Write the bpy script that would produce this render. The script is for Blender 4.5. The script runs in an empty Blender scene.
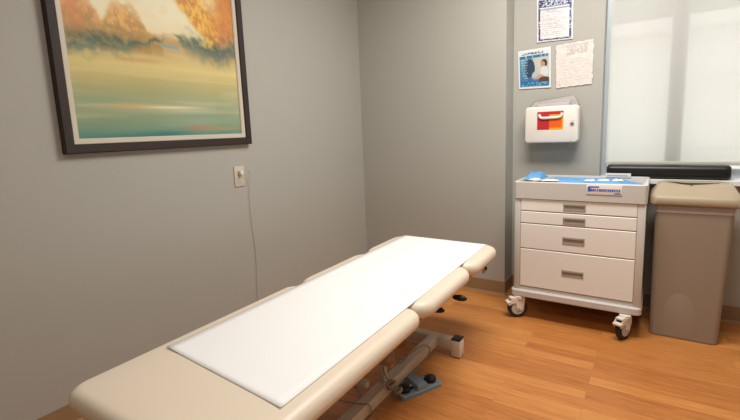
import bpy, bmesh, math, random
import numpy as np
from mathutils import Vector, Matrix, noise
random.seed(4)
S = bpy.context.scene
COL = S.collection
# ------------------------------------------------------------------ camera
yaw, pitch, roll = 0.5889, 0.1513, -0.0400
F = 434.37
cam_d = bpy.data.cameras.new('camera'); cam = bpy.data.objects.new('camera', cam_d); COL.objects.link(cam)
fw = Vector((-math.sin(yaw)*math.cos(pitch), math.cos(yaw)*math.cos(pitch), -math.sin(pitch)))
r0 = Vector((math.cos(yaw), math.sin(yaw), 0)); u0 = r0.cross(fw)
rr = r0*math.cos(roll)+u0*math.sin(roll); uu = -r0*math.sin(roll)+u0*math.cos(roll)
M = Matrix((rr, uu, -fw)).transposed().to_4x4()
M.translation = Vector((2.0583, -3.0046, 1.2))
cam.matrix_world = M
cam_d.lens = F/740*36; cam_d.sensor_width = 36; cam_d.shift_y = -12.1/740; cam_d.clip_start = .02
S.camera = cam
# ------------------------------------------------------------------ world, lights, exposure
W = bpy.data.worlds.new('world'); S.world = W; W.use_nodes = True
bg = W.node_tree.nodes['Background']
bg.inputs[0].default_value = (.92, .98, 1.0, 1); bg.inputs[1].default_value = 1.6
def area(name, loc, sx, sy, power, col, rot=(0, 0, 0)):
    d = bpy.data.lights.new(name, 'AREA'); d.shape = 'RECTANGLE'; d.size = sx; d.size_y = sy
    d.energy = power; d.color = col
    o = bpy.data.objects.new(name, d); COL.objects.link(o); o.location = loc; o.rotation_euler = rot
    return o
area('ceiling_lamp_light', (1.75, -1.0, 2.58), 1.15, .55, 42, (1, .975, .94))
area('ceiling_lamp_light', (2.1, -2.75, 2.58), 1.15, .55, 11, (1, .975, .94))
S.view_settings.view_transform = 'Standard'; S.view_settings.look = 'None'
S.view_settings.exposure = 0.35; S.view_settings.gamma = 1; S.view_settings.use_curve_mapping = False

# ------------------------------------------------------------------ materials
def lin(c):
    return tuple(((v/255)/12.92 if v/255 <= .04045 else ((v/255+.055)/1.055)**2.4) for v in c)
def mat(name, rgb, rough=.5, metal=0, coat=0, bump=0, bscale=200, var=0, vscale=8, spec=None, trans=0):
    m = bpy.data.materials.new(name); m.use_nodes = True
    nt = m.node_tree; b = nt.nodes['Principled BSDF']
    c = (*lin(rgb), 1)
    b.inputs['Base Color'].default_value = c; b.inputs['Roughness'].default_value = rough
    b.inputs['Metallic'].default_value = metal; b.inputs['Coat Weight'].default_value = coat
    if spec is not None: b.inputs['Specular IOR Level'].default_value = spec
    if trans: b.inputs['Transmission Weight'].default_value = trans
    tc = nt.nodes.new('ShaderNodeTexCoord')
    if var:
        n = nt.nodes.new('ShaderNodeTexNoise'); n.inputs['Scale'].default_value = vscale; n.inputs['Detail'].default_value = 4
        nt.links.new(tc.outputs['Object'], n.inputs['Vector'])
        mx = nt.nodes.new('ShaderNodeMix'); mx.data_type = 'RGBA'
        mx.inputs['A'].default_value = tuple(v*(1-var) for v in c[:3])+(1,)
        mx.inputs['B'].default_value = tuple(min(1, v*(1+var)) for v in c[:3])+(1,)
        nt.links.new(n.outputs['Fac'], mx.inputs['Factor']); nt.links.new(mx.outputs['Result'], b.inputs['Base Color'])
    if bump:
        n2 = nt.nodes.new('ShaderNodeTexNoise'); n2.inputs['Scale'].default_value = bscale; n2.inputs['Detail'].default_value = 3
        nt.links.new(tc.outputs['Object'], n2.inputs['Vector'])
        bp = nt.nodes.new('ShaderNodeBump'); bp.inputs['Strength'].default_value = bump; bp.inputs['Distance'].default_value = .002
        nt.links.new(n2.outputs['Fac'], bp.inputs['Height']); nt.links.new(bp.outputs['Normal'], b.inputs['Normal'])
    return m
wall_m = mat('painted_wall', (176, 174, 165), .55, bump=.12, bscale=260, var=.015, vscale=3)
ceil_m = mat('ceiling_paint', (225, 223, 218), .9, bump=.2, bscale=90)
base_m = mat('vinyl_baseboard', (152, 122, 88), .5, var=.05, vscale=5)
vinyl_m = mat('cream_vinyl', (226, 211, 190), .42, bump=.08, bscale=350, var=.02, vscale=6)
paper_m = mat('white_paper', (242, 241, 239), .7, bump=.1, bscale=30)
board_m = mat('plywood', (190, 150, 115), .6, var=.12, vscale=20)
steel_m = mat('beige_powder_coat', (205, 196, 180), .4, var=.02)
black_m = mat('black_plastic', (20, 19, 19), .4)
rubber_m = mat('black_rubber', (34, 33, 34), .6)
frame_m = mat('dark_wood_frame', (42, 26, 21), .6, var=.25, vscale=30)
liner_m = mat('champagne_liner', (205, 196, 178), .4)
cartgrey_m = mat('cart_warm_grey', (202, 197, 190), .45, var=.015)
drawer_m = mat('cart_cream_drawer', (238, 234, 226), .4, var=.01)
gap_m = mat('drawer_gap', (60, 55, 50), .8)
handle_m = mat('handle_grey', (158, 148, 138), .5)
caster_m = mat('caster_cream', (226, 219, 205), .4)
hub_m = mat('caster_hub', (190, 184, 175), .4)
can_m = mat('taupe_plastic', (150, 135, 118), .5, bump=.15, bscale=500, var=.03, vscale=3)
lid_m = mat('lid_tan_plastic', (170, 154, 128), .45, bump=.1, bscale=500)
bolster_m = mat('black_leatherette', (22, 21, 21), .38, bump=.3, bscale=300)
white_m = mat('white_plastic', (232, 226, 216), .35)
ivory_m = mat('ivory_plate', (204, 194, 174), .4)
dark_m = mat('dark_slot', (40, 36, 32), .7)
red_m = mat('label_red', (190, 42, 50), .4)
orange_m = mat('label_orange', (238, 96, 26), .4)
yellow_m = mat('label_yellow', (245, 170, 30), .4)
gold_m = mat('brass_screw', (205, 170, 95), .35, metal=.8)
blue_m = mat('blue_drape', (96, 158, 210), .7, bump=.3, bscale=60)
bluetext_m = mat('blue_print', (70, 90, 180), .6)
pedal_m = mat('pedal_blue_grey', (125, 142, 152), .5, var=.04, vscale=20)
cable_m = mat('grey_cable', (152, 144, 134), .55)
sill_m = mat('white_sill', (228, 230, 230), .4)
alu_m = mat('window_aluminium', (196, 206, 212), .35, metal=.2)
hem_m = mat('shade_hem', (200, 196, 184), .6)
awn_m = mat('awning_grey', (112, 106, 102), .8)
ext_m = mat('outside_render', (198, 192, 182), .9, var=.05, vscale=1)
extg_m = mat('outside_dark_glass', (90, 95, 100), .2)
def clear_mat(name, tint, alpha):
    m = bpy.data.materials.new(name); m.use_nodes = True; nt = m.node_tree
    for n in list(nt.nodes): nt.nodes.remove(n)
    o = nt.nodes.new('ShaderNodeOutputMaterial'); t = nt.nodes.new('ShaderNodeBsdfTransparent'); p = nt.nodes.new('ShaderNodeBsdfPrincipled')
    p.inputs['Base Color'].default_value = (*tint, 1); p.inputs['Roughness'].default_value = .15
    mx = nt.nodes.new('ShaderNodeMixShader'); mx.inputs[0].default_value = alpha
    nt.links.new(t.outputs[0], mx.inputs[1]); nt.links.new(p.outputs[0], mx.inputs[2]); nt.links.new(mx.outputs[0], o.inputs[0])
    return m
clearp_m = clear_mat('clear_plastic', (.75, .72, .72), .35)
bag_m = clear_mat('clear_bag', (.8, .78, .75), .3)
glass_m = clear_mat('window_glass', (.8, .85, .9), .06)
# shade cloth: translucent weave with a little see-through
shade_m = bpy.data.materials.new('shade_cloth'); shade_m.use_nodes = True
nt = shade_m.node_tree
for n in list(nt.nodes): nt.nodes.remove(n)
o_ = nt.nodes.new('ShaderNodeOutputMaterial'); tl = nt.nodes.new('ShaderNodeBsdfTranslucent'); df = nt.nodes.new('ShaderNodeBsdfDiffuse'); tp = nt.nodes.new('ShaderNodeBsdfTransparent')
tl.inputs[0].default_value = (.86, .85, .78, 1); df.inputs[0].default_value = (.8, .78, .72, 1)
m1 = nt.nodes.new('ShaderNodeMixShader'); m1.inputs[0].default_value = .5
m2 = nt.nodes.new('ShaderNodeMixShader')
wv = nt.nodes.new('ShaderNodeTexNoise'); wv.inputs['Scale'].default_value = 90; tcx = nt.nodes.new('ShaderNodeTexCoord')
nt.links.new(tcx.outputs['Object'], wv.inputs['Vector'])
mr = nt.nodes.new('ShaderNodeMapRange'); mr.inputs['To Min'].default_value = .16; mr.inputs['To Max'].default_value = .22
nt.links.new(wv.outputs['Fac'], mr.inputs['Value']); nt.links.new(mr.outputs['Result'], m2.inputs[0])
nt.links.new(df.outputs[0], m1.inputs[1]); nt.links.new(tl.outputs[0], m1.inputs[2])
nt.links.new(m1.outputs[0], m2.inputs[1]); nt.links.new(tp.outputs[0], m2.inputs[2]); nt.links.new(m2.outputs[0], o_.inputs[0])
# wood plank floor
floor_m = bpy.data.materials.new('wood_plank_floor'); floor_m.use_nodes = True
nt = floor_m.node_tree; b = nt.nodes['Principled BSDF']; N = nt.nodes.new; L = nt.links.new
tc = N('ShaderNodeTexCoord')
bk = N('ShaderNodeTexBrick'); bk.offset = .37; bk.inputs['Scale'].default_value = 1
bk.inputs['Brick Width'].default_value = .92; bk.inputs['Row Height'].default_value = .07
bk.inputs['Mortar Size'].default_value = .0009; bk.inputs['Mortar Smooth'].default_value = .3
bk.inputs['Color1'].default_value = (0, 0, 0, 1); bk.inputs['Color2'].default_value = (1, 1, 1, 1); bk.inputs['Mortar'].default_value = (.5, .5, .5, 1)
L(tc.outputs['Object'], bk.inputs['Vector'])
mp = N('ShaderNodeMapping'); mp.inputs['Scale'].default_value = (2.4, 34, 1); L(tc.outputs['Object'], mp.inputs['Vector'])
gr = N('ShaderNodeTexNoise'); gr.inputs['Scale'].default_value = 2.4; gr.inputs['Detail'].default_value = 6; gr.inputs['Roughness'].default_value = .6; gr.inputs['Distortion'].default_value = .6
gr.noise_dimensions = '4D'; L(mp.outputs['Vector'], gr.inputs['Vector'])
mm = N('ShaderNodeMath'); mm.operation = 'MULTIPLY'; mm.inputs[1].default_value = 7; L(bk.outputs['Color'], mm.inputs[0]); L(mm.outputs[0], gr.inputs['W'])
ad = N('ShaderNodeMix'); ad.data_type = 'FLOAT'; ad.inputs['Factor'].default_value = .26; L(gr.outputs['Fac'], ad.inputs['A']); L(bk.outputs['Color'], ad.inputs['B'])
cr = N('ShaderNodeValToRGB'); e = cr.color_ramp.elements
e[0].position = .12; e[0].color = (*lin((146, 84, 38)), 1); e[1].position = .88; e[1].color = (*lin((226, 162, 92)), 1)
k = cr.color_ramp.elements.new(.5); k.color = (*lin((196, 127, 66)), 1)
L(ad.outputs['Result'], cr.inputs['Fac'])
mj = N('ShaderNodeMix'); mj.data_type = 'RGBA'; mj.inputs['B'].default_value = (*lin((140, 84, 40)), 1)
jf = N('ShaderNodeMath'); jf.operation = 'MULTIPLY'; jf.inputs[1].default_value = .35; L(bk.outputs['Fac'], jf.inputs[0]); L(jf.outputs[0], mj.inputs['Factor']); L(cr.outputs['Color'], mj.inputs['A'])
L(mj.outputs['Result'], b.inputs['Base Color']); b.inputs['Roughness'].default_value = .36; b.inputs['Specular IOR Level'].default_value = .4
bp = N('ShaderNodeBump'); bp.inputs['Strength'].default_value = .12; bp.inputs['Distance'].default_value = .001; L(gr.outputs['Fac'], bp.inputs['Height']); L(bp.outputs['Normal'], b.inputs['Normal'])
def vc_mat(name, rough=.45, coat=0):
    m = bpy.data.materials.new(name); m.use_nodes = True; nt = m.node_tree; b = nt.nodes['Principled BSDF']
    a = nt.nodes.new('ShaderNodeAttribute'); a.attribute_name = 'pigment'
    nt.links.new(a.outputs['Color'], b.inputs['Base Color']); b.inputs['Roughness'].default_value = rough; b.inputs['Coat Weight'].default_value = coat
    b.inputs['Coat Roughness'].default_value = .05
    return m
paint_m = vc_mat('painted_canvas_under_glass', .5, .8)
print_m = vc_mat('printed_sheet', .4, .2)

# ------------------------------------------------------------------ helpers
def link(name, bm, m, parent=None, smooth=True, angle=35):
    me = bpy.data.meshes.new(name); bmesh.ops.recalc_face_normals(bm, faces=bm.faces); bm.to_mesh(me); bm.free()
    ms = m if isinstance(m, (list, tuple)) else [m]
    for x in ms: me.materials.append(x)
    if smooth:
        for p in me.polygons: p.use_smooth = True
        try: me.set_sharp_from_angle(angle=math.radians(angle))
        except Exception: pass
    o = bpy.data.objects.new(name, me); COL.objects.link(o)
    if parent: o.parent = parent; o.matrix_parent_inverse = parent.matrix_world.inverted()
    return o
def tag(o, label=None, cat=None, group=None, kind=None):
    if label: o['label'] = label
    if cat: o['category'] = cat
    if group: o['group'] = group
    if kind: o['kind'] = kind
    return o
def thing(name, loc, label, cat, group=None):
    o = bpy.data.objects.new(name, None); COL.objects.link(o); o.location = loc; o.empty_display_size = .05
    o.matrix_world = Matrix.Translation(loc)
    return tag(o, label, cat, group)
def box(bm, x0, x1, y0, y1, z0, z1, bev=0, seg=2, mi=0, rot=None):
    g = bmesh.ops.create_cube(bm, size=1)
    vs = g['verts']
    for v in vs: v.co = Vector(((x0+x1)/2+v.co.x*(x1-x0), (y0+y1)/2+v.co.y*(y1-y0), (z0+z1)/2+v.co.z*(z1-z0)))
    fs = list({f for v in vs for f in v.link_faces})
    if bev:
        es = list({e for v in vs for e in v.link_edges})
        g2 = bmesh.ops.bevel(bm, geom=es, offset=bev, segments=seg, profile=.5, affect='EDGES')
        fs = list({f for v in g2['verts'] for f in v.link_faces} | {f for f in fs if f.is_valid})
    for f in fs: f.material_index = mi
    vv = list({v for f in fs for v in f.verts})
    if rot: bmesh.ops.transform(bm, matrix=rot, verts=vv)
    return vv
def B(): return bmesh.new()
def onebox(name, m, parent, *a, **k):
    bm = B(); box(bm, *a, **k); return link(name, bm, m, parent)
def tube(bm, pts, r, n=10, caps=True):
    pts = [Vector(p) for p in pts]; rings = []
    ref = Vector((0, 0, 1))
    rs = r if isinstance(r, (list, tuple)) else [r]*len(pts)
    prev = None
    for i, p in enumerate(pts):
        t = (pts[min(i+1, len(pts)-1)]-pts[max(i-1, 0)]).normalized()
        if prev is None:
            a = t.cross(ref if abs(t.z) < .9 else Vector((1, 0, 0))).normalized()
        else:
            a = (prev-t*prev.dot(t)).normalized()
        prev = a; c = t.cross(a)
        rings.append([bm.verts.new(p+rs[i]*(a*math.cos(q*2*math.pi/n)+c*math.sin(q*2*math.pi/n))) for q in range(n)])
    for i in range(len(rings)-1):
        for q in range(n): bm.faces.new((rings[i][q], rings[i][(q+1) % n], rings[i+1][(q+1) % n], rings[i+1][q]))
    if caps: bm.faces.new(rings[0][::-1]); bm.faces.new(rings[-1])
def spline(ps, n=8):
    ps = [Vector(p) for p in ps]; out = []
    P = [ps[0]*2-ps[1]]+ps+[ps[-1]*2-ps[-2]]
    for i in range(1, len(P)-2):
        for k in range(n):
            t = k/n; a, b_, c, d = P[i-1:i+3]
            out.append(.5*((2*b_)+(c-a)*t+(2*a-5*b_+4*c-d)*t*t+(3*b_-a-3*c+d)*t**3))
    out.append(ps[-1]); return out
def rrect(x0, x1, y0, y1, r, z, n=8):
    r = max(min(r, (x1-x0)/2-1e-4, (y1-y0)/2-1e-4), 1e-4); o = []
    for cx, cy, a0 in ((x1-r, y1-r, 0), (x0+r, y1-r, 90), (x0+r, y0+r, 180), (x1-r, y0+r, 270)):
        for k in range(n+1):
            a = math.radians(a0+90*k/n); o.append(Vector((cx+r*math.cos(a), cy+r*math.sin(a), z)))
    return o
def loft(bm, rings, cap=True, mi=0):
    R_ = [[bm.verts.new(p) for p in r] for r in rings]; n = len(R_[0]); fs = []
    for i in range(len(R_)-1):
        for q in range(n): fs.append(bm.faces.new((R_[i][q], R_[i][(q+1) % n], R_[i+1][(q+1) % n], R_[i+1][q])))
    if cap: fs.append(bm.faces.new(R_[0][::-1])); fs.append(bm.faces.new(R_[-1]))
    for f in fs: f.material_index = mi
    return R_
def cyl(bm, c, axis, r, h, n=24, bev=0, mi=0):
    axis = Vector(axis).normalized(); a = axis.orthogonal().normalized(); b2 = axis.cross(a); c = Vector(c)
    prof = [(r-bev, -h/2), (r, -h/2+bev), (r, h/2-bev), (r-bev, h/2)] if bev else [(r, -h/2), (r, h/2)]
    loft(bm, [[c+axis*z+rad*(a*math.cos(q*2*math.pi/n)+b2*math.sin(q*2*math.pi/n)) for q in range(n)] for rad, z in prof], mi=mi)
def struct(name, bm, m, parent=None):
    o = link(name, bm, m, parent, smooth=False)
    if not parent: o['kind'] = 'structure'
    return o

# ------------------------------------------------------------------ room shell
XR, YB, ZC = 3.6, -4.3, 2.6
XB, D = 1.1826, .1835
bm = B(); box(bm, -.12, XR+.12, YB-.12, .5, -.1, 0); struct('floor', bm, floor_m)
bm = B(); box(bm, -.12, XR+.12, YB-.12, .5, ZC, ZC+.1); struct('ceiling', bm, ceil_m)
bm = B(); box(bm, -.12, 0, YB-.12, 0, 0, ZC); struct('wall_left', bm, wall_m)
bm = B(); box(bm, -.12, XB, 0, .5, 0, ZC); struct('wall_back', bm, wall_m)
bm = B(); box(bm, XR, XR+.12, YB-.12, .5, 0, ZC); struct('wall_right', bm, wall_m)
bm = B(); box(bm, 0, XR, YB-.12, YB, 0, ZC); struct('wall_front', bm, wall_m)
WX0, WX1, WZ0, WZ1 = 1.74, 3.2, .85, 2.35
bm = B()
box(bm, XB, WX0, D, .5, 0, ZC); box(bm, WX1, XR, D, .5, 0, ZC)
box(bm, WX0, WX1, D, .5, 0, WZ0-.03); box(bm, WX0, WX1, D, .5, WZ1, ZC); struct('wall_window', bm, wall_m)
# cove baseboards
HB = .0966
def baseb(name, ax, p0, p1, off, s):
    bm = B(); prof = [(0, HB), (.004, HB), (.0045, .012), (.010, .003), (.012, 0), (0, 0)]
    rings = []
    for p in (p0, p1):
        rings.append([Vector((p, off+s*d, z)) if ax == 'x' else Vector((off+s*d, p, z)) for d, z in prof])
    loft(bm, rings); struct(name, bm, base_m)
baseb('baseboard_left', 'y', YB, 0, 0, 1)
baseb('baseboard_back', 'x', 0, XB+.004, 0, -1)
baseb('baseboard_return', 'y', -.004, D, XB, 1)
baseb('baseboard_window', 'x', XB, XR, D, -1)
baseb('baseboard_right', 'y', YB, D, XR, -1)
# window
bm = B()
for a in ((WX0, WX0+.035, WZ0, WZ1), (WX1-.035, WX1, WZ0, WZ1), (WX0+.035, WX1-.035, WZ0, WZ0+.05), (WX0+.035, WX1-.035, WZ1-.04, WZ1)):
    box(bm, a[0], a[1], .27, .33, a[2], a[3], .003)
w = struct('window_1', bm, alu_m)
bm = B(); box(bm, 2.088, 2.172, .236, .33, WZ0+.05, WZ1-.04, .003); o = link('mullion', bm, alu_m, w)
bm = B(); box(bm, WX0+.035, 2.088, .298, .304, WZ0+.05, WZ1-.04); link('pane', bm, glass_m, w)
bm = B(); box(bm, 2.172, WX1-.035, .298, .304, WZ0+.05, WZ1-.04); link('pane', bm, glass_m, w)
bm = B(); box(bm, WX0-.0, WX1+.0, .092, .5, WZ0-.03, WZ0, .004); o = struct('trim_1', bm, sill_m)
# roller shade
sh = thing('roller_shade', (2.45, .23, .95), 'pale translucent roller shade drawn down over the window', 'window shade')
bm = B()
for i in range(25):
    pass
NX, NZ = 40, 30
gv = [[bm.verts.new((WX0+.03+(WX1-WX0-.06)*i/NX, .226+.0015*math.sin(i*.5)*(1-j/NZ), .945+(2.29-.945)*j/NZ)) for i in range(NX+1)] for j in range(NZ+1)]
for j in range(NZ):
    for i in range(NX): bm.faces.new((gv[j][i], gv[j][i+1], gv[j+1][i+1], gv[j+1][i]))
link('shade_cloth', bm, shade_m, sh)
onebox('hem_bar', hem_m, sh, WX0+.03, WX1-.03, .221, .231, .925, .948, bev=.003)
bm = B(); cyl(bm, ((WX0+WX1)/2, .232, 2.31), (1, 0, 0), .025, WX1-WX0-.03, bev=.002); link('roller_tube', bm, alu_m, sh)
# neighbouring building beyond the glass (faint through the cloth)
nb = thing('neighbouring_building', (3, 9, -3), 'pale building outside, faintly seen through the window shade', 'building')
onebox('wall', ext_m, nb, -6, 9, 9, 12, -3, 3.1)
onebox('roof_edge', ext_m, nb, -6.2, 9.2, 8.7, 12, 3.1, 3.4)
for z in (.4, 1.9): onebox('ledge', ext_m, nb, 2.6, 9, 8.9, 9, z, z+.12)
onebox('window', extg_m, nb, 5.3, 6.4, 8.98, 9.0, 2.15, 2.9)
aw = thing('window_awning', (2.4, .8, 2.0), 'grey awning slab outside above the window, seen faintly through the shade', 'awning')
onebox('awning_slab', awn_m, aw, .9, 4.4, .40, 1.25, 1.985, 2.03)
for x in (1.0, 4.3): onebox('awning_bracket', alu_m, aw, x-.02, x+.02, .5, 1.1, 1.95, 1.985)
# ------------------------------------------------------------------ painting
def grid_print(name, m, parent, place, nu, nv, colf, thick=None):
    """fine mesh whose pigment attribute is the printed pattern"""
    bm = B(); lay = bm.verts.layers.float_color.new('pigment')
    g = []
    for j in range(nv+1):
        row = []
        for i in range(nu+1):
            u, v = i/nu, j/nv; p = bm.verts.new(place(u, v)); c = colf(u, v); p[lay] = (*lin(c), 1); row.append(p)
        g.append(row)
    for j in range(nv):
        for i in range(nu): bm.faces.new((g[j][i], g[j][i+1], g[j+1][i+1], g[j+1][i]))
    o = link(name, bm, m, parent)
    return o
def mixc(a, b, t):
    t = max(0, min(1, t)); return tuple(a[k]+(b[k]-a[k])*t for k in range(3))
def ss(a, b, x):
    t = max(0, min(1, (x-a)/(b-a))); return t*t*(3-2*t)
def nz(x, y, s=0): return noise.fractal(Vector((x, y, s)), 1.0, 2.0, 4)
PY0, PY1, PZ0, PZ1 = -2.2, -1.212, 1.156, 2.14
iy0, iy1, iz0, iz1 = PY0+.062, PY1-.060, PZ0+.060, PZ1-.060
def paint(u, v):
    """u left to right, z height above the canvas bottom in metres"""
    z = v*(iz1-iz0)
    n = nz(u*3, z*9, 1); n2 = nz(u*8, z*9, 4); n3 = nz(u*22+z*8, z*26, 7); n4 = nz(u*60, z*34+u*20, 12)
    stops = [(-.02, (70, 128, 116)), (.02, (92, 142, 122)), (.05, (124, 150, 120)), (.10, (142, 158, 122)), (.16, (158, 168, 128)), (.21, (166, 168, 116)), (.27, (196, 180, 112)), (.33, (220, 200, 126)), (.39, (208, 182, 112)), (.44, (196, 158, 96))]
    zz = z+.012*n
    c = stops[-1][1] if zz > .44 else stops[0][1]
    for a, b_ in zip(stops, stops[1:]):
        if a[0] <= zz < b_[0]: c = mixc(a[1], b_[1], (zz-a[0])/(b_[0]-a[0])); break
    st = nz(u*1.3+3, z*26, 9)
    c = mixc(c, (226, 214, 158), ss(.05, .6, st)*.28*ss(.02, .1, z)); c = mixc(c, (96, 138, 122), ss(.05, .6, -st)*.25*ss(.26, .10, z))
    def blob(uc, zc, su, sz): return math.exp(-((u-uc)/su)**2-((z-zc-.01*(u-uc))/sz)**2)
    c = mixc(c, (240, 224, 172), .9*blob(.50, .142, .20, .008)); c = mixc(c, (214, 160, 96), .6*blob(.27, .140, .10, .012)); c = mixc(c, (214, 206, 166), .5*blob(.55, .125, .3, .014))
    c = mixc(c, (190, 116, 66), .75*blob(.68, .040, .09, .012)); c = mixc(c, (200, 150, 92), .6*blob(.86, .034, .16, .012))
    c = mixc(c, (44, 106, 116), .75*blob(.48, .012, .13, .012)); c = mixc(c, (44, 110, 112), .5*blob(.25, .004, .2, .014)); c = mixc(c, (150, 186, 150), .3*blob(.7, .075, .3, .02))
    # ground line of the far bank
    g = .365+.10*ss(.0, .5, u)-.02*ss(.5, 1, u)
    sky = mixc((236, 214, 158), (240, 232, 196), ss(.44, .58, z)); sky = mixc(sky, (238, 200, 130), .35*ss(0, .8, n2))
    c = mixc(c, sky, ss(g+.0, g+.035, z))
    c = mixc(c, (190, 112, 54), .8*math.exp(-((z-.405+.05*(u-.3))/.010)**2)*ss(.12, .22, u)*ss(.6, .4, u)*(.6+.6*n2))
    c = mixc(c, (206, 146, 84), .55*math.exp(-((z-.355-.02*(u-.3))/.008)**2)*ss(.2, .27, u)*ss(.5, .4, u))
    rough = .030*n2+.014*n3+.010*n4
    def hill(uc, w, top): # soft round crown
        q = 1-abs((u-uc)/w)**2.6
        return top-.19+.19*math.sqrt(q) if q > 0 else -1
    t1 = max(hill(.03, .165, .60), hill(-.02, .12, .72)); t2 = hill(.29, .135, .59); t3 = hill(.41, .10, .49)
    k1 = ss(-.02, .03, t1+rough-z); k2 = ss(-.015, .03, t2+rough-z); k3 = ss(-.015, .03, t3+rough-z)
    lo = ss(.37, .43, z)
    f1 = mixc((184, 136, 66), (222, 160, 84), ss(-.5, .6, n3+n4*.7)); f1 = mixc(f1, (222, 128, 68), ss(.1, .6, n2)*.6*ss(.28, .1, u)); f1 = mixc(f1, (140, 116, 58), ss(.52, .42, z)*.7)
    f2 = mixc((188, 138, 56), (232, 174, 84), ss(-.5, .6, n3+n4*.7)); f2 = mixc(f2, (150, 120, 56), ss(.52, .44, z)*.6)
    c = mixc(c, f1, k1*.92*lo); c = mixc(c, f2, k2*.92*lo); c = mixc(c, mixc(f2, (170, 140, 70), .5), k3*.8*lo)
    ub = .585+max(0, (.66-z))*1.15 if z > .50 else .77+.3*(.50-z)
    kr = ss(-.03, .03, u-ub+rough*1.0)*ss(.42, .47, z)
    gap = ss(.10, .0, abs(u-.845+.2*(z-.62)))*ss(.60, .70, z)
    fr_ = mixc((204, 134, 40), (244, 192, 76), ss(-.5, .5, n3+n4*.7)); fr_ = mixc(fr_, (206, 122, 56), ss(.80, .92, u)*.75); fr_ = mixc(fr_, (226, 150, 50), ss(0, .5, n2)*.4)
    c = mixc(c, fr_, kr*(1-.6*gap)*.95)
    # undergrowth, cool green below the crowns
    h = .395+.02*math.sin(u*14)+.052*ss(.1, .42, u)+.02*ss(.42, .6, u)-.025*ss(.72, .9, u); th = .034-.022*ss(.2, .45, u)+.026*ss(.56, .68, u)
    und = math.exp(-abs((z-h+.03*n3+.02*n2)/(th*1.15))**1.8)*(1-.85*ss(.47, .52, u)*ss(.60, .56, u))
    c = mixc(c, mixc((60, 84, 66), (96, 116, 92), ss(-.4, .5, n3)), und*.82); c = mixc(c, (74, 96, 96), und*.5*ss(.75, .9, u))
    c = mixc(c, (110, 166, 178), math.exp(-((z-.437)/.008)**2)*ss(.46, .51, u)*ss(.62, .57, u)*.8)
    return tuple(max(0, min(255, q)) for q in c)
pt = thing('framed_painting', (0, -1.7, PZ0), 'large autumn landscape painting in a dark brown frame on the grey wall', 'painting')
bm = B()
def framebars(bm, y0, y1, z0, z1, w, x0, x1, bev):
    # mitred frame as one ring loft
    def ring(d, x): return [Vector((x, y0+d, z0+d)), Vector((x, y1-d, z0+d)), Vector((x, y1-d, z1-d)), Vector((x, y0+d, z1-d))]
    prof = [(0, x0), (0, x1-bev), (bev, x1), (w-bev, x1-.003), (w, x1-.003-bev), (w, x0)]
    rs = [ring(d, x) for d, x in prof]; V = [[bm.verts.new(p) for p in r] for r in rs]
    for i in range(len(V)):
        a, b_ = V[i], V[(i+1) % len(V)]
        for q in range(4): bm.faces.new((a[q], a[(q+1) % 4], b_[(q+1) % 4], b_[q]))
framebars(bm, PY0, PY1, PZ0, PZ1, .038, .002, .035, .004); link('frame', bm, frame_m, pt, angle=20)
bm = B(); framebars(bm, PY0+.037, PY1-.037, PZ0+.037, PZ1-.037, .026, .004, .026, .004); link('inner_liner', bm, liner_m, pt, angle=20)
onebox('backing_board', board_m, pt, .002, .012, PY0+.05, PY1-.05, PZ0+.05, PZ1-.05)
grid_print('canvas', paint_m, pt, lambda u, v: Vector((.016, iy0+(iy1-iy0)*u, iz0+(iz1-iz0)*v)), 300, 280, paint)

# ------------------------------------------------------------------ outlet + cord on the left wall
ot = thing('wall_outlet', (0, -1.304, .97), 'ivory electrical outlet plate on grey wall right of the painting', 'electrical outlet')
OY, OZ = -1.304, .970
bm = B(); box(bm, .0005, .007, OY-.037, OY+.037, OZ-.060, OZ+.060, .003); link('cover_plate', bm, ivory_m, ot)
for s in (-1, 1):
    bm = B(); loft(bm, [[Vector((x, OY+q.x, OZ+s*.021+q.y)) for q in rrect(-.017, .017, -.014, .014, .010, 0)] for x in (.0065, .0095)])
    rc = link('receptacle', bm, ivory_m, ot)
    bm = B()
    for dy in (-.006, .006): box(bm, .0090, .0100, OY+dy-.001, OY+dy+.001, OZ+s*.021-.002, OZ+s*.021+.006)
    cyl(bm, (.0095, OY, OZ+s*.021-.008), (1, 0, 0), .002, .001, 8); link('slots', bm, dark_m, rc)
bm = B(); cyl(bm, (.0078, OY, OZ), (1, 0, 0), .003, .002, 10); link('screw', bm, steel_m, ot)
cd = thing('power_cord', (.02, -1.24, .2), 'thin white power cord hanging from the wall outlet down behind the table', 'cord')
bm = B(); box(bm, .0102, .032, OY-.012, OY+.012, OZ+.010, OZ+.034, .004); link('plug', bm, white_m, cd)
bm = B(); tube(bm, spline([(.03, OY+.004, OZ+.024), (.042, OY+.03, OZ+.034), (.028, OY+.055, OZ+.005), (.012, OY+.062, OZ-.06), (.008, OY+.06, OZ-.25), (.007, OY+.075, OZ-.50), (.008, OY+.062, OZ-.72), (.012, OY+.07, .12), (.03, OY+.08, .02), (.15, OY+.02, .005), (.6, OY-.1, .005), (.85, OY-.2, .005)]), .0018, 6)
link('cable', bm, mat('cord_white', (196, 190, 180), .5), cd)

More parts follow.
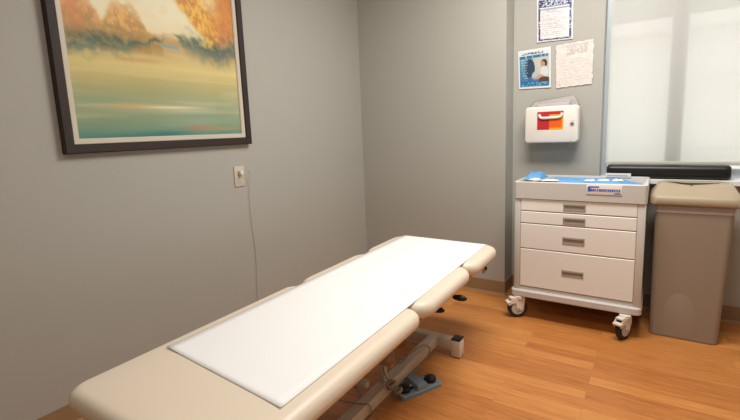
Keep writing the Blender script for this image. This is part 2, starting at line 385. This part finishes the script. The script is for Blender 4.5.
# ------------------------------------------------------------------ exam table
CX = 1.045; ZT = .54
ang = math.radians(1.3)
et = thing('examination_table', (CX, -1.55, 0), 'cream padded examination table on beige steel base along the grey wall', 'examination table')
RT = Matrix.Translation((CX, -1.55, 0)) @ Matrix.Rotation(ang, 4, 'Z') @ Matrix.Translation((-CX, 1.55, 0))
def cushion(name, y0, y1, near=.07, far=.07, hw=.328):
    th, e_ = .068, .032; bm = B(); rings = []; n = 6
    zb = ZT-th
    prof = [(.03, zb-.0)]+[(e_*1.0*(1-math.sin(math.radians(a)))*.8, zb+e_*(1-math.cos(math.radians(a)))*.9) for a in (20, 45, 70, 90)]
    prof += [(.0, ZT-e_-.002)]+[(e_*(1-math.cos(math.radians(a))), ZT-e_+e_*math.sin(math.radians(a))) for a in (15, 30, 45, 60, 75, 90)]
    prof += [(e_+.05, ZT+.0015), (e_+.12, ZT+.0025)]
    for ins, z in prof:
        rings.append([RT @ p for p in rrect(CX-.016-hw+ins, CX-.016+hw-ins, y0+ins, y1-ins, max(.012, near-ins*.6), z, 8)])
    loft(bm, rings); return link(name, bm, vinyl_m, et, angle=60)
SEC = [(-2.566, -1.632, .055), (-1.622, -1.068, .085), (-1.058, -.628, .085)]
for y0, y1, rad in SEC:
    cu = cushion('cushion', y0, y1, rad)
    bm = B(); vv = box(bm, CX-.27, CX+.27, y0+.04, y1-.04, ZT-.084, ZT-.0725, .002); bmesh.ops.transform(bm, matrix=RT, verts=bm.verts); link('base_board', bm, board_m, cu)
def part(name, m, boxes, bev=.003, parent=et):
    bm = B()
    for b_ in boxes: box(bm, *b_, bev=bev)
    bmesh.ops.transform(bm, matrix=RT, verts=bm.verts) if False else None
    return link(name, bm, m, parent)
# floor base: a spine with a cross foot at each end
part('base_spine', steel_m, [(1.066, 1.116, -2.19, -.965, .045, .098)], .004)
for yf, yy in ((-.965, 1), (-2.19, -1)):
    ft = part('cross_foot', steel_m, [(.84, 1.215, yf-.027, yf+.027, .040, .093)], .004)
    for xx in (.852, 1.218):
        part('foot_block', caster_m, [(xx-.025, xx+.025, yf-.03, yf+.03, .004, .096)], .004, ft)
        part('foot_cap', black_m, [(xx-.025, xx+.025, yf-.03, yf+.03, .096, .103)], .002, ft)
        part('foot_pad', black_m, [(xx-.02, xx+.02, yf-.025, yf+.025, 0, .006)], .001, ft)
# upper carriage below the boards
part('upper_frame', steel_m, [(.865, .900, -2.35, -.80, .415, .4555), (1.19, 1.225, -2.35, -.80, .415, .4555), (.9, 1.19, -2.33, -2.29, .415, .452), (.9, 1.19, -1.66, -1.62, .415, .452), (.9, 1.19, -.87, -.83, .415, .452)], .003)
def bar(bm, p, q, w, h):
    p = Vector(p); q = Vector(q); d = (q-p); L_ = d.length; zq = d.normalized(); xq = Vector((1, 0, 0)); yq = zq.cross(xq).normalized()
    m_ = Matrix((xq, yq, zq)).transposed().to_4x4(); m_.translation = (p+q)/2
    vs = bmesh.ops.create_cube(bm, size=1)['verts']
    for v in vs: v.co = m_ @ Vector((v.co.x*w, v.co.y*h, v.co.z*L_))
for xx in (.90, .985):
    for ya, yb in ((-2.12, -1.80), (-1.60, -1.28)):
        bm = B(); bar(bm, (xx, ya, .13), (xx, yb, .43), .012, .045); link('lift_arm', bm, steel_m, et)
part('arm_pivot', steel_m, [(.88, 1.07, -1.615, -1.585, .115, .145)], .003)
part('arm_pivot', steel_m, [(.88, 1.07, -2.135, -2.105, .115, .145)], .003)
part('pivot_post', steel_m, [(1.066, 1.094, -1.505, -1.478, .096, .175)], .003)
part('pivot_rail', board_m, [(1.066, 1.13, -1.503, -1.480, .175, .187)], .003)
bm = B(); tube(bm, [(.94, -2.10, .16), (.94, -1.66, .27)], .028, 16); tube(bm, [(.94, -1.66, .27), (.94, -1.35, .35)], .014, 12); link('lift_actuator', bm, black_m, et)
part('control_box', black_m, [(.93, 1.10, -1.42, -1.30, .22, .27)], .006)
# release levers with black grips
for p in ([(1.17, -1.20, .425), (1.27, -1.17, .415), (1.30, -1.166, .412)], [(1.12, -1.36, .43), (1.25, -1.345, .418), (1.265, -1.342, .416)]):
    bm = B(); tube(bm, p, .005, 8); lv = link('release_lever', bm, steel_m, et)
    e0 = Vector(p[-1]); dr = (Vector(p[-1])-Vector(p[0])).normalized()
    bm = B(); tube(bm, [e0-dr*.02, e0-dr*.01, e0+dr*.015, e0+dr*.035, e0+dr*.047], [.006, .012, .0155, .012, .004], 12); link('grip', bm, black_m, lv)
bm = B(); box(bm, 1.255, 1.30, -.775, -.765, .435, .455, .001); box(bm, 1.292, 1.302, -.79, -.75, .415, .462, .002); link('paper_bracket', bm, board_m, et)
bm = B(); cyl(bm, (1.305, -.77, .44), (1, 0, 0), .010, .012, 12, .002); link('bracket_knob', bm, black_m, et)
bm = B(); tube(bm, [(1.215, -1.60, .44), (1.275, -1.60, .425)], .006, 10); st = link('stop_pin', bm, caster_m, et)
bm = B(); tube(bm, [(1.272, -1.60, .4255), (1.286, -1.60, .4225)], .0085, 10); link('pin_tip', bm, black_m, st)

# paper sheet over the cushions
bm = B(); NY, NXp = 90, 16; g = []
ya, yb = -2.29, -.615
for j in range(NY+1):
    t = j/NY; row = []
    xl = .776+(.742-.776)*t; xr = 1.322+(1.272-1.322)*t
    for i in range(NXp+1):
        u = i/NXp; x = xl+(xr-xl)*u; y = ya-.040*u*(1-t)-.015*u*t+(yb-ya)*t; z = ZT+.0034+.0005*nz(x*9, y*5, 3)
        yy = y+ (-.0*u)
        if y > -.672: # fold over the far end
            a = min((y+.672)/.05, 1.4); z -= .036*(1-math.cos(min(a, 1.4))); yy = -.672+.048*math.sin(min(a, 1.4))
        if j < 3: z += .0006*(1-j/3)**2*(1+.8*nz(x*6, 1, 1)) + (.002*max(0, .22-u)/.22*(1-j/3)**2)
        # left edge follows the rounded shoulder of the cushion
        dl_ = x-(CX-.344+.032-(y+1.55)*math.sin(ang))
        if dl_ < 0: z -= .032-math.sqrt(max(0, .032**2-dl_**2))
        row.append(bm.verts.new((x, yy, z)))
    g.append(row)
for j in range(NY):
    for i in range(NXp): bm.faces.new((g[j][i], g[j][i+1], g[j+1][i+1], g[j+1][i]))
o = link('paper_sheet', bm, paper_m); tag(o, 'long white paper sheet rolled out over the cream examination table', 'paper sheet')
md = o.modifiers.new('thickness', 'SOLIDIFY'); md.thickness = .0008; md.offset = 1

# ------------------------------------------------------------------ foot pedal + cables
pd = thing('foot_switch', (1.16, -1.335, 0), 'blue-grey floor foot switch with two round black pedals beside the table base', 'foot switch')
pa = Vector((.150, .165, 0)).normalized()
ax_ = Vector((.09, .18, 0)).normalized(); ay_ = Vector((-ax_.y, ax_.x, 0)); pc = Vector((1.166, -1.338, 0))
Mp = Matrix((ax_, ay_, Vector((0, 0, 1)))).transposed().to_4x4(); Mp.translation = pc
bm = B(); loft(bm, [[Mp @ p for p in rrect(-.115+i_, .115-i_, -.052+i_, .052-i_, .02, z)] for i_, z in ((.0, 0), (.0, .014), (.004, .019))]); link('base_plate', bm, pedal_m, pd)
bm = B(); loft(bm, [[Mp @ p for p in rrect(-.028+i_, .028-i_, -.048+i_, .066-i_, .006, z)] for i_, z in ((.0, .018), (.0, .040), (.004, .046))]); link('centre_block', bm, pedal_m, pd)
for s in (-1, 1):
    bm = B(); n = 20; c0 = Mp @ Vector((s*.073, -.008, 0))
    loft(bm, [[c0+Vector((r_*math.cos(q*2*math.pi/n), r_*math.sin(q*2*math.pi/n), z)) for q in range(n)] for r_, z in ((.027, .018), (.029, .030), (.026, .039), (.015, .044), (.004, .045))])
    pdb = link('pedal_button', bm, black_m, pd)
    bm = B(); box(bm, s*.046-.012, s*.046+.012, -.02, .004, .018, .032, .002); bmesh.ops.transform(bm, matrix=Mp, verts=bm.verts); link('button_bracket', bm, black_m, pdb)
bm = B(); box(bm, -.052, -.036, -.014, -.002, .0322, .0332); bmesh.ops.transform(bm, matrix=Mp, verts=bm.verts); link('sticker', bm, white_m, pd)
cb = []
for i in range(240):
    t = i/239; c = Vector((1.137+.010*math.sin(t*9), -1.545+.075*t, .135-.085*t)); a = t*2*math.pi*10; q = .015+.004*math.sin(t*17)
    cb.append(c+Vector((.004+q*.9*math.cos(a), q*math.sin(a), q*.5*math.sin(a+1))))
pc2 = spline([(1.04, -1.32, .24), (1.06, -1.38, .19), (1.09, -1.50, .17), (1.13, -1.545, .150)])+cb+spline([(1.150, -1.468, .040), (1.155, -1.462, .026), (1.158, -1.450, .018)])
bm = B(); tube(bm, pc2, .0035, 6); o = link('coiled_cable', bm, cable_m); tag(o, 'grey coiled cable dropping from under the table to the foot switch', 'cable')
bm = B(); tube(bm, spline([(1.02, -1.30, .24), (1.05, -1.33, .16), (1.085, -1.36, .115), (1.10, -1.30, .125), (1.075, -1.27, .112), (1.06, -1.33, .118), (1.09, -1.34, .125), (1.105, -1.26, .128), (1.115, -1.17, .125), (1.140, -1.14, .105), (1.150, -1.19, .085), (1.146, -1.25, .07), (1.135, -1.285, .052)]), .0038, 6)
o = link('looped_cable', bm, cable_m); tag(o, 'smooth grey cable looping over the base spine into the foot switch', 'cable')
bm = B(); tube(bm, spline([(.96, -1.72, .12), (1.00, -1.73, .115), (1.05, -1.71, .106), (1.09, -1.69, .1025), (1.122, -1.67, .094), (1.124, -1.66, .05), (1.09, -1.64, .012), (1.06, -1.62, .01), (.95, -1.50, .005), (.86, -1.45, .005)]), .0028, 6)
o = link('thin_cable', bm, cable_m); tag(o, 'thin beige cable lying across the table base spine near the photo bottom', 'cable')

# ------------------------------------------------------------------ drawer cart
X0, X1, YF, YK = 1.335, 2.02, -.33, .08
ct = thing('medical_cart', ((X0+X1)/2, -.12, 0), 'cream and grey medical cart with four drawers on casters under the sharps container', 'cart')
bm = B()
box(bm, X0+.001, X0+.037, YF+.004, YK-.01, .185, .77, .004)      # front-left column / side panel
box(bm, X1-.039, X1-.001, YF+.004, YK-.01, .185, .77, .004)
box(bm, X0+.03, X1-.03, YK-.03, YK-.012, .185, .77)
box(bm, X0+.03, X1-.03, YF+.008, YK-.03, .185, .208); box(bm, X0+.03, X1-.03, YF+.03, YK-.03, .745, .77)
link('cabinet_body', bm, cartgrey_m, ct)
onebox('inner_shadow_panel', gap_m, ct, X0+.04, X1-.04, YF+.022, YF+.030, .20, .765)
bm = B(); loft(bm, [rrect(X0-.015+i_, X1+.004-i_, YF-.012+i_, YK-i_, .03, z) for i_, z in ((.006, .142), (0, .148), (0, .180), (.006, .187))]); link('bumper_base', bm, cartgrey_m, ct)
# tray top
bm = B(); TZ0, TZ1 = .765, .866
rings = [rrect(X0-.003, X1+.003, YF-.004, YK, .02, TZ0), rrect(X0-.003, X1+.003, YF-.004, YK, .02, TZ1-.004), rrect(X0+.0, X1-.0, YF-.001, YK-.003, .02, TZ1),
         rrect(X0+.016, X1-.016, YF+.014, YK-.016, .014, TZ1), rrect(X0+.018, X1-.018, YF+.016, YK-.018, .014, TZ1-.004), rrect(X0+.018, X1-.018, YF+.016, YK-.018, .014, .826)]
loft(bm, rings); link('top_tray', bm, cartgrey_m, ct)
dz = [(.690, .762), (.614, .685), (.456, .609), (.212, .451)]
hz_ = [(.706, .741), (.627, .660), (.507, .543), (.313, .343)]
hx0, hx1 = 1.617, 1.727
for (a, b_), (h0, h1) in zip(dz, hz_):
    # drawer front with a recessed pocket
    bm = B(); yf = YF+.004; x0, x1 = X0+.038, X1-.040
    def rg(xa, xb, za, zb, y): return [Vector((xa, y, za)), Vector((xb, y, za)), Vector((xb, y, zb)), Vector((xa, y, zb))]
    rr_ = [rg(x0, x1, a, b_, YF+.022), rg(x0, x1, a, b_, yf+.003), rg(x0+.003, x1-.003, a+.003, b_-.003, yf), rg(hx0, hx1, h0, h1, yf), rg(hx0+.003, hx1-.003, h0+.002, h1-.002, yf+.014)]
    loft(bm, rr_); dr_ = link('drawer', bm, drawer_m, ct, angle=20)
    bm = B()
    ro = [rg(hx0-.004, hx1+.004, h0-.004, h1+.004, yf-.0002), rg(hx0-.003, hx1+.003, h0-.003, h1+.003, yf-.003), rg(hx0+.003, hx1-.003, h0+.004, h1-.003, yf-.003), rg(hx0+.006, hx1-.006, h0+.008, h1-.006, yf+.012)]
    loft(bm, ro); box(bm, hx0+.002, hx1-.002, yf-.006, yf+.006, h1-.008, h1+.001, .001)
    link('recessed_handle', bm, handle_m, dr_, angle=20)
def caster(cx, cy, a, brake=True):
    R1 = Matrix.Translation((cx, cy, 0)) @ Matrix.Rotation(a, 4, 'Z')
    def fin(bm, nm, m, p): bmesh.ops.transform(bm, matrix=R1, verts=bm.verts); return link(nm, bm, m, p)
    # local: wheel rolls along x, axle along y, offset forward
    bm = B(); cyl(bm, (0, 0, .132), (0, 0, 1), .030, .020, 20, .003)
    prof = []
    for s in (-1, 1):
        pts = [(.030, .128), (-.055, .122), (-.075, .098), (-.07, .082), (-.045, .093), (-.025, .098), (-.018, .052), (.012, .050), (.030, .09)]
        a_ = [bm.verts.new((px-.0, s*.022, pz)) for px, pz in pts]; b_ = [bm.verts.new((px, s*.017, pz)) for px, pz in pts]
        bm.faces.new(a_); bm.faces.new(b_[::-1])
        for q in range(len(pts)): bm.faces.new((a_[q], a_[(q+1) % len(pts)], b_[(q+1) % len(pts)], b_[q]))
    box(bm, -.06, .030, -.020, .020, .123, .133, .003)
    if brake: box(bm, -.082, -.045, -.024, .024, .094, .108, .005)
    cs = fin(bm, 'caster', caster_m, ct)
    bm = B(); cyl(bm, (-.010, 0, .0605), (0, 1, 0), .0605, .030, 32, .006); wl = fin(bm, 'wheel', rubber_m, cs)
    bm = B(); cyl(bm, (-.010, 0, .0605), (0, 1, 0), .043, .034, 28, .004); cyl(bm, (-.010, 0, .0605), (0, 1, 0), .010, .050, 12, .002); fin(bm, 'wheel_hub', hub_m, wl)
for (cx, cy, a) in ((1.366, -.318, .62), (1.948, -.335, 1.12), (1.375, .02, .5), (1.97, .02, .8)): caster(cx, cy, a)

# things in the tray
def crumple(name, x0, x1, y0, y1, z0, amp, m, seed, nx=26, ny=16, base=.0, freq=22):
    bm = B(); g = []
    for j in range(ny+1):
        row = []
        for i in range(nx+1):
            u, v = i/nx, j/ny; e = min(1, 5*min(u, 1-u, v, 1-v)); x = x0+(x1-x0)*u+.006*nz(u*5, v*5, seed); y = y0+(y1-y0)*v+.006*nz(u*5, v*5, seed+5)
            row.append(bm.verts.new((x, y, z0+base*e+amp*abs(nz(x*freq, y*freq, seed))*e)))
        g.append(row)
    for j in range(ny):
        for i in range(nx): bm.faces.new((g[j][i], g[j][i+1], g[j+1][i+1], g[j+1][i]))
    lo = [g[0][i] for i in range(nx+1)]+[g[j][nx] for j in range(1, ny+1)]+[g[ny][i] for i in range(nx-1, -1, -1)]+[g[j][0] for j in range(ny-1, 0, -1)]
    bo = [bm.verts.new((v.co.x, v.co.y, z0-.0005)) for v in lo]
    for q in range(len(lo)): bm.faces.new((lo[q], lo[(q+1) % len(lo)], bo[(q+1) % len(lo)], bo[q]))
    bm.faces.new(bo[::-1])
    return link(name, bm, m, angle=50)
o = crumple('blue_drape', X0+.05, X1-.03, YF+.03, YK-.04, .8275, .006, blue_m, 3, base=.036, freq=8)
tag(o, 'flat blue medical drape lining the top tray of the cart', 'drape')
o = crumple('crumpled_blue_cloth', X0+.022, X0+.125, -.20, .02, .862, .035, blue_m, 8, base=.022, freq=20)
tag(o, 'crumpled blue cloth bunched at the left end of the cart tray', 'cloth')
for k, (x, y, w_, h_, lb) in enumerate(((1.43, -.22, .07, .05, 'white wrapper with red print, leftmost of the small packets in the cart tray'), (1.52, -.24, .10, .05, 'crinkled white packet between the leftmost wrapper and the middle ones in the cart tray'),
        (1.73, -.20, .055, .07, 'puffed white packet right behind the left end of the blue-printed label card'), (1.80, -.17, .06, .06, 'small white packet behind the middle of the blue-printed label card'), (1.87, -.16, .055, .05, 'rightmost small white packet in the cart tray'))):
    o = crumple('sterile_packet', x-w_/2, x+w_/2, y-h_/2, y+h_/2, .8665, .012, mat('packet_white', (228, 222, 216) if k else (232, 214, 204), .45), 20+k, 10, 8, base=.003, freq=40)
    tag(o, lb, 'packet', 'small packets in the cart tray')
# label card hanging on the tray front (blue print)
lc = thing('label_card', (1.79, -.338, .80), 'white card with blue print stuck over the front edge of the cart tray', 'label')
onebox('card', white_m, lc, 1.732, 1.906, -.3375, -.3345, .806, .860, bev=.0008)
bm = B()
random.seed(2)
for i in range(14):
    x = 1.752+i*.0105; box(bm, x, x+.006+random.random()*.003, -.3385, -.3374, .824, .838)
box(bm, 1.742, 1.795, -.3385, -.3374, .845, .852); box(bm, 1.738, 1.752, -.3385, -.3374, .822, .846); box(bm, 1.87, 1.898, -.3385, -.3374, .812, .818)
link('printed_marks', bm, bluetext_m, lc)
lc = thing('label_strip', (1.85, .06, .872), 'white printed label strip on the rear rim of the cart tray', 'label')
onebox('strip', white_m, lc, 1.79, 1.925, .058, .0615, .860, .886, bev=.0006)
bm = B()
for i in range(12): box(bm, 1.80+i*.009, 1.8055+i*.009, .0572, .0582, .868, .876)
link('printed_marks', bm, handle_m, lc)

# ------------------------------------------------------------------ waste bin
bn = thing('waste_bin', (2.225, -.09, 0), 'tall taupe plastic waste bin with tan lid, right of the cart', 'waste bin')
bx0, bx1, by0, by1 = 2.062, 2.372, -.208, .065
bm = B(); rings = []
for z, e_ in ((0, .010), (.004, .0), (.35, -.010), (.725, -.020), (.745, -.022)):
    k = z/.745
    rings.append(rrect(bx0+max(e_, 0)-.004*k, bx1-max(e_, 0)+.026*k, by0+max(e_, 0)-.012*k, by1-max(e_, 0)+.018*k, .028, z))
rings += [rrect(bx0-.004+.005, bx1+.021, by0-.007, by1+.013, .025, .745), rrect(bx0+.005, bx1+.015, by0-.002, by1+.008, .025, .70)]
loft(bm, rings, cap=False); 
link('bin_body', bm, can_m, bn)
# half-moon relief at the foot of the front
bm = B(); n = 24
def ftop(z): return by0-.012*z/.745
outer = []
for q in range(n+1):
    a = math.pi*q/n; zx = 2.195+(-.085)*math.cos(a); zz = .010+.250*math.sin(a)**.85
    outer.append((zx, zz))
fr = [bm.verts.new((x, ftop(z)-.0008, z)) for x, z in outer]; bk_ = [bm.verts.new((2.195+(x-2.195)*1.05, ftop(z)+.001, .012+(z-.012)*1.03)) for x, z in outer]
bm.faces.new(fr)
for q in range(n+1): bm.faces.new((fr[q], fr[(q+1) % (n+1)], bk_[(q+1) % (n+1)], bk_[q]))
link('foot_relief', bm, can_m, bn, angle=25)
# bag edge
bm = B(); rings = []
for z, o_f in ((.752, .003), (.738, .006), (.722, .005), (.712, .007)):
    r_ = rrect(bx0-.004-o_f, bx1+.026+o_f, by0-.012-o_f, by1+.018+o_f, .03, z, 12)
    rings.append([p+Vector((0, 0, (.004*nz(p.x*20, p.y*20, 2)) if z < .74 else 0)) for p in r_])
loft(bm, rings, cap=False); link('bag_liner', bm, bag_m, bn)
lx0, lx1, ly0, ly1 = 2.030, 2.430, -.242, .085
ld_b = B(); 
def lidring(ix, iyf, iyb, z, r, dip=0):
    out = []
    for p in rrect(lx0+ix, lx1-ix, ly0+iyf, ly1-iyb, r, z, 8):
        t = (p.x-(lx0+lx1)/2)/((lx1-lx0)/2); out.append(p+Vector((0, 0, -dip*(1-t*t)*max(0, 1-(p.y-ly0)/(ly1-ly0)*1.6))))
    return out
loft(ld_b, [lidring(.006, .006, .006, .750, .035), lidring(0, 0, 0, .756, .04), lidring(.002, .002, .002, .79, .04, .006), lidring(.008, .010, .008, .803, .045, .014), lidring(.022, .040, .02, .822, .05, .016), lidring(.034, .10, .04, .846, .05, .010), lidring(.05, .15, .06, .855, .04, .004)])
ld = link('lid', ld_b, lid_m, bn, angle=50)
# curved slot across the lid top, and the latch tick
bm = B(); sp = spline([(2.105, -.075, .8555), (2.14, -.092, .8545), (2.195, -.112, .852), (2.26, -.105, .853), (2.335, -.082, .8555)]); tube(bm, sp, [.0015+.0045*math.sin(math.pi*i/(len(sp)-1)) for i in range(len(sp))], 8); link('lid_slot', bm, dark_m, ld)
bm = B(); tube(bm, [(2.200, -.118, .8525), (2.220, -.145, .8475)], .0016, 6); link('latch_mark', bm, dark_m, ld)

# ------------------------------------------------------------------ black bolster on the sill
bm = B(); prof = []
n = 10
def bring(x, s):
    o = []
    for p in rrect(-.06*s, .06*s, -.040*s, .040*s, .026*s, 0, 6): o.append(Vector((x, .155+p.x, .8925+p.y)))
    return o
xs = [(1.790, .80), (1.794, .92), (1.803, .985), (1.82, 1), (2.1, 1.0), (2.37, 1), (2.388, .985), (2.397, .92), (2.402, .80)]
loft(bm, [bring(x, s) for x, s in xs]); o = link('bolster_cushion', bm, bolster_m, angle=50)
for v in o.data.vertices: v.co.z -= 0.0
tag(o, 'long black padded bolster cushion lying on the window sill behind the bin', 'cushion')

# ------------------------------------------------------------------ sharps container
sc = thing('sharps_container', (1.46, D, 1.08), 'white wall-mounted sharps container with red and orange label window', 'sharps container')
sx0, sx1, sy0, sz0, sz1 = 1.293, 1.624, .058, 1.080, 1.318
bm = B(); rings = []
def sring(i_, y, r=.022): return [Vector((p.x, y, p.y)) for p in rrect(sx0+i_, sx1-i_, sz0+i_, sz1-i_, r, 0, 8)]
loft(bm, [sring(.012, sy0), sring(.004, sy0+.004), sring(0, sy0+.012), sring(0, .13), sring(.004, .134)]); link('cabinet_door', bm, white_m, sc)
# tapered clear bracket behind, rising above the body
bm = B()
tp_ = [(1.300, 1.305), (1.333, 1.360), (1.583, 1.388), (1.618, 1.305)]
for (y0_, y1_) in ((.150, .156),):
    a_ = [bm.verts.new((x, y0_, z)) for x, z in tp_]; b_ = [bm.verts.new((x, y1_, z)) for x, z in tp_]
    bm.faces.new(a_); bm.faces.new(b_[::-1])
    for q in range(4): bm.faces.new((a_[q], a_[(q+1) % 4], b_[(q+1) % 4], b_[q]))
link('clear_back_panel', bm, clearp_m, sc)
bm = B(); tube(bm, [(1.300, .148, 1.308), (1.308, .150, 1.330), (1.336, .153, 1.360), (1.46, .153, 1.374), (1.578, .153, 1.387), (1.604, .150, 1.350), (1.618, .148, 1.308)], .0038, 8); link('bracket_rim', bm, handle_m, sc)
onebox('wall_bracket', clearp_m, sc, 1.325, 1.60, .136, D-.001, 1.09, 1.30, bev=.003)
onebox('drop_flap', clearp_m, sc, 1.365, 1.560, .09, .118, 1.317, 1.338, bev=.004)
onebox('flap_hinge', mat('flap_grey', (176, 168, 164), .4), sc, 1.36, 1.565, .120, .135, 1.312, 1.354, bev=.004)
lx_0, lx_1, lz0, lz1 = 1.374, 1.535, 1.167, 1.284
fy = sy0-.0006
lab = onebox('label_window', red_m, sc, lx_0, lx_0+.075, fy-.001, fy+.002, lz0, lz1)
onebox('label_orange_half', orange_m, lab, lx_0+.075, lx_1-.009, fy-.0012, fy+.002, lz0+.011, lz1-.034)
onebox('label_yellow_border', yellow_m, lab, lx_0+.074, lx_1, fy-.0009, fy+.002, lz0, lz1-.02)
onebox('label_red_corner', red_m, lab, lx_0+.074, lx_1, fy-.0011, fy+.002, lz1-.021, lz1)
bm = B(); tube(bm, spline([(1.388, fy-.004, 1.268), (1.392, fy-.006, 1.252), (1.408, fy-.007, 1.243), (1.46, fy-.007, 1.243), (1.508, fy-.007, 1.245), (1.524, fy-.006, 1.256), (1.527, fy-.004, 1.272)]), .0085, 10); link('tray_handle', bm, white_m, sc)
bm = B(); cyl(bm, (1.588, fy, 1.199), (0, 1, 0), .0125, .008, 18, .001); lk = link('lock', bm, handle_m, sc)
bm = B(); cyl(bm, (1.588, fy-.0045, 1.199), (0, 1, 0), .005, .002, 12); link('keyhole', bm, dark_m, lk)
onebox('lock_line', hem_m, sc, 1.572, 1.606, fy-.0006, fy+.002, 1.218, 1.2205)
for x in (1.358, 1.572):
    bm = B(); cyl(bm, (x, .085, 1.073), (0, 0, 1), .009, .014, 12, .002); link('screw_knob', bm, gold_m, sc)

# ------------------------------------------------------------------ posted sheets on the window wall
def sheet(name, corners, colf, label, nu=72, nv=90, wav=.002, seed=0, ragged=0, cat='poster'):
    bl, br, tr, tl_ = [Vector((x, 0, z)) for x, z in corners]
    def place(u, v):
        p = bl*(1-u)*(1-v)+br*u*(1-v)+tr*u*v+tl_*(1-u)*v
        e = ragged*(nz(v*9, seed, 3)*ss(.9, 1, u)+nz(v*9, seed, 6)*ss(.1, 0, u)); f_ = ragged*(nz(u*9, seed, 4)*ss(.93, 1, v)+nz(u*9, seed, 8)*ss(.07, 0, v))
        return Vector((p.x+e, D-.0045-wav*abs(nz(u*3, v*3, seed)), p.z+f_))
    o = grid_print(name, print_m, None, place, nu, nv, colf)
    md = o.modifiers.new('thickness', 'SOLIDIFY'); md.thickness = .0006
    return tag(o, label, cat)
def h(i, j, s=0): return (math.sin(i*127.1+j*311.7+s*74.7)*43758.5453) % 1
def notice(u, v):
    white = (226, 224, 222)
    if u < .055 or u > .945 or v < .03 or v > .985: return white
    if u < .10 or u > .90 or v < .075: return (66, 76, 120) if h(int(u*30), int(v*46)) < .8 else (196, 200, 214)
    if v > .80:
        if v > .82 and .14 < u < .86 and h(int(u*40), int(v*34), 1) < .5: return (190, 200, 216)
        return (42, 54, 92)
    if v > .74 and v < .775: return (150, 156, 176)
    if int(v*40) % 2 == 0 and .14 < u < .14+.7*h(int(v*52), 3)*.4+.42 and v > .12: return (192, 191, 194) if h(int(u*40), int(v*52), 2) < .75 else white
    return white
def child(u, v):
    white = (222, 226, 226)
    if u < .055 or u > .945 or v < .05 or v > .955: return white
    if v > .85: return (216, 220, 220) if not (.12 < u < .8 and .87 < v < .93 and h(int(u*36), int(v*40)) < .5) else (100, 120, 130)
    if v > .78: return (40, 108, 146) if h(int(u*34), 5) < .7 else (150, 190, 205)
    c = mixc((26, 92, 146), (104, 152, 172), v/.8)
    # pale window of the room in the photograph
    if u > .42 and v > .18: c = mixc(c, (190, 192, 182), ss(.42, .5, u)*ss(.18, .3, v))
    # dark round mass at left
    if ((u-.36)/.16)**2+((v-.52)/.24)**2 < 1: c = (44, 66, 88)
    # seated figure: hair, face, shirt, legs
    if ((u-.80)/.10)**2+((v-.62)/.10)**2 < 1: c = (70, 50, 40)
    if ((u-.76)/.065)**2+((v-.60)/.07)**2 < 1: c = (190, 142, 112)
    if ((u-.80)/.12)**2+((v-.42)/.13)**2 < 1: c = (206, 212, 214)
    if ((u-.60)/.20)**2+((v-.30)/.055)**2 < 1: c = (196, 150, 122)
    if ((u-.80)/.17)**2+((v-.22)/.07)**2 < 1: c = (86, 62, 50)
    if ((u-.52)/.09)**2+((v-.35)/.07)**2 < 1: c = (168, 190, 196)
    if v < .16: c = (40, 112, 160) if h(int(u*20), int(v*30)) < .7 else (110, 160, 186)
    if u < .34 and int(v*30) % 2 == 0 and .2 < v < .76 and .1 < u < .3: c = mixc(c, (210, 226, 232), .5*(h(int(u*40), int(v*30)) < .7))
    return c
def plain(u, v):
    white = (224, 216, 209)
    if .30 < u < .85 and .74 < v < .92 and int(v*60) % 2 == 0: return (186, 178, 172) if h(int(u*40), int(v*60)) < .7 else white
    if .1 < u < .9 and .93 < v < .965: return (196, 188, 180) if h(int(u*50), 2) < .6 else white
    if .08 < u < .9 and .12 < v < .68 and int(v*44) % 3 == 0: return (212, 205, 199) if h(int(u*40), int(v*44)) < .7 else white
    if .09 < u < .13 and .06 < v < .085: return (170, 120, 110)
    return white
sheet('poster', ((1.335, 1.747), (1.559, 1.741), (1.556, 2.012), (1.329, 2.020)), notice, 'white notice sheet with navy border and header, topmost on the grey wall', seed=1, wav=.003, ragged=.002)
sheet('poster', ((1.220, 1.450), (1.431, 1.445), (1.425, 1.712), (1.210, 1.706)), child, 'blue poster with a seated child, left sheet above the sharps container', seed=2, wav=.002)
sheet('paper_notice', ((1.463, 1.436), (1.680, 1.446), (1.682, 1.722), (1.456, 1.712)), plain, 'plain white text sheet with faint print, right of the blue child poster', seed=3, wav=.004, ragged=.005, cat='paper notice')
# strips of clear tape on the topmost notice and the plain sheet
bpy.context.view_layer.update()
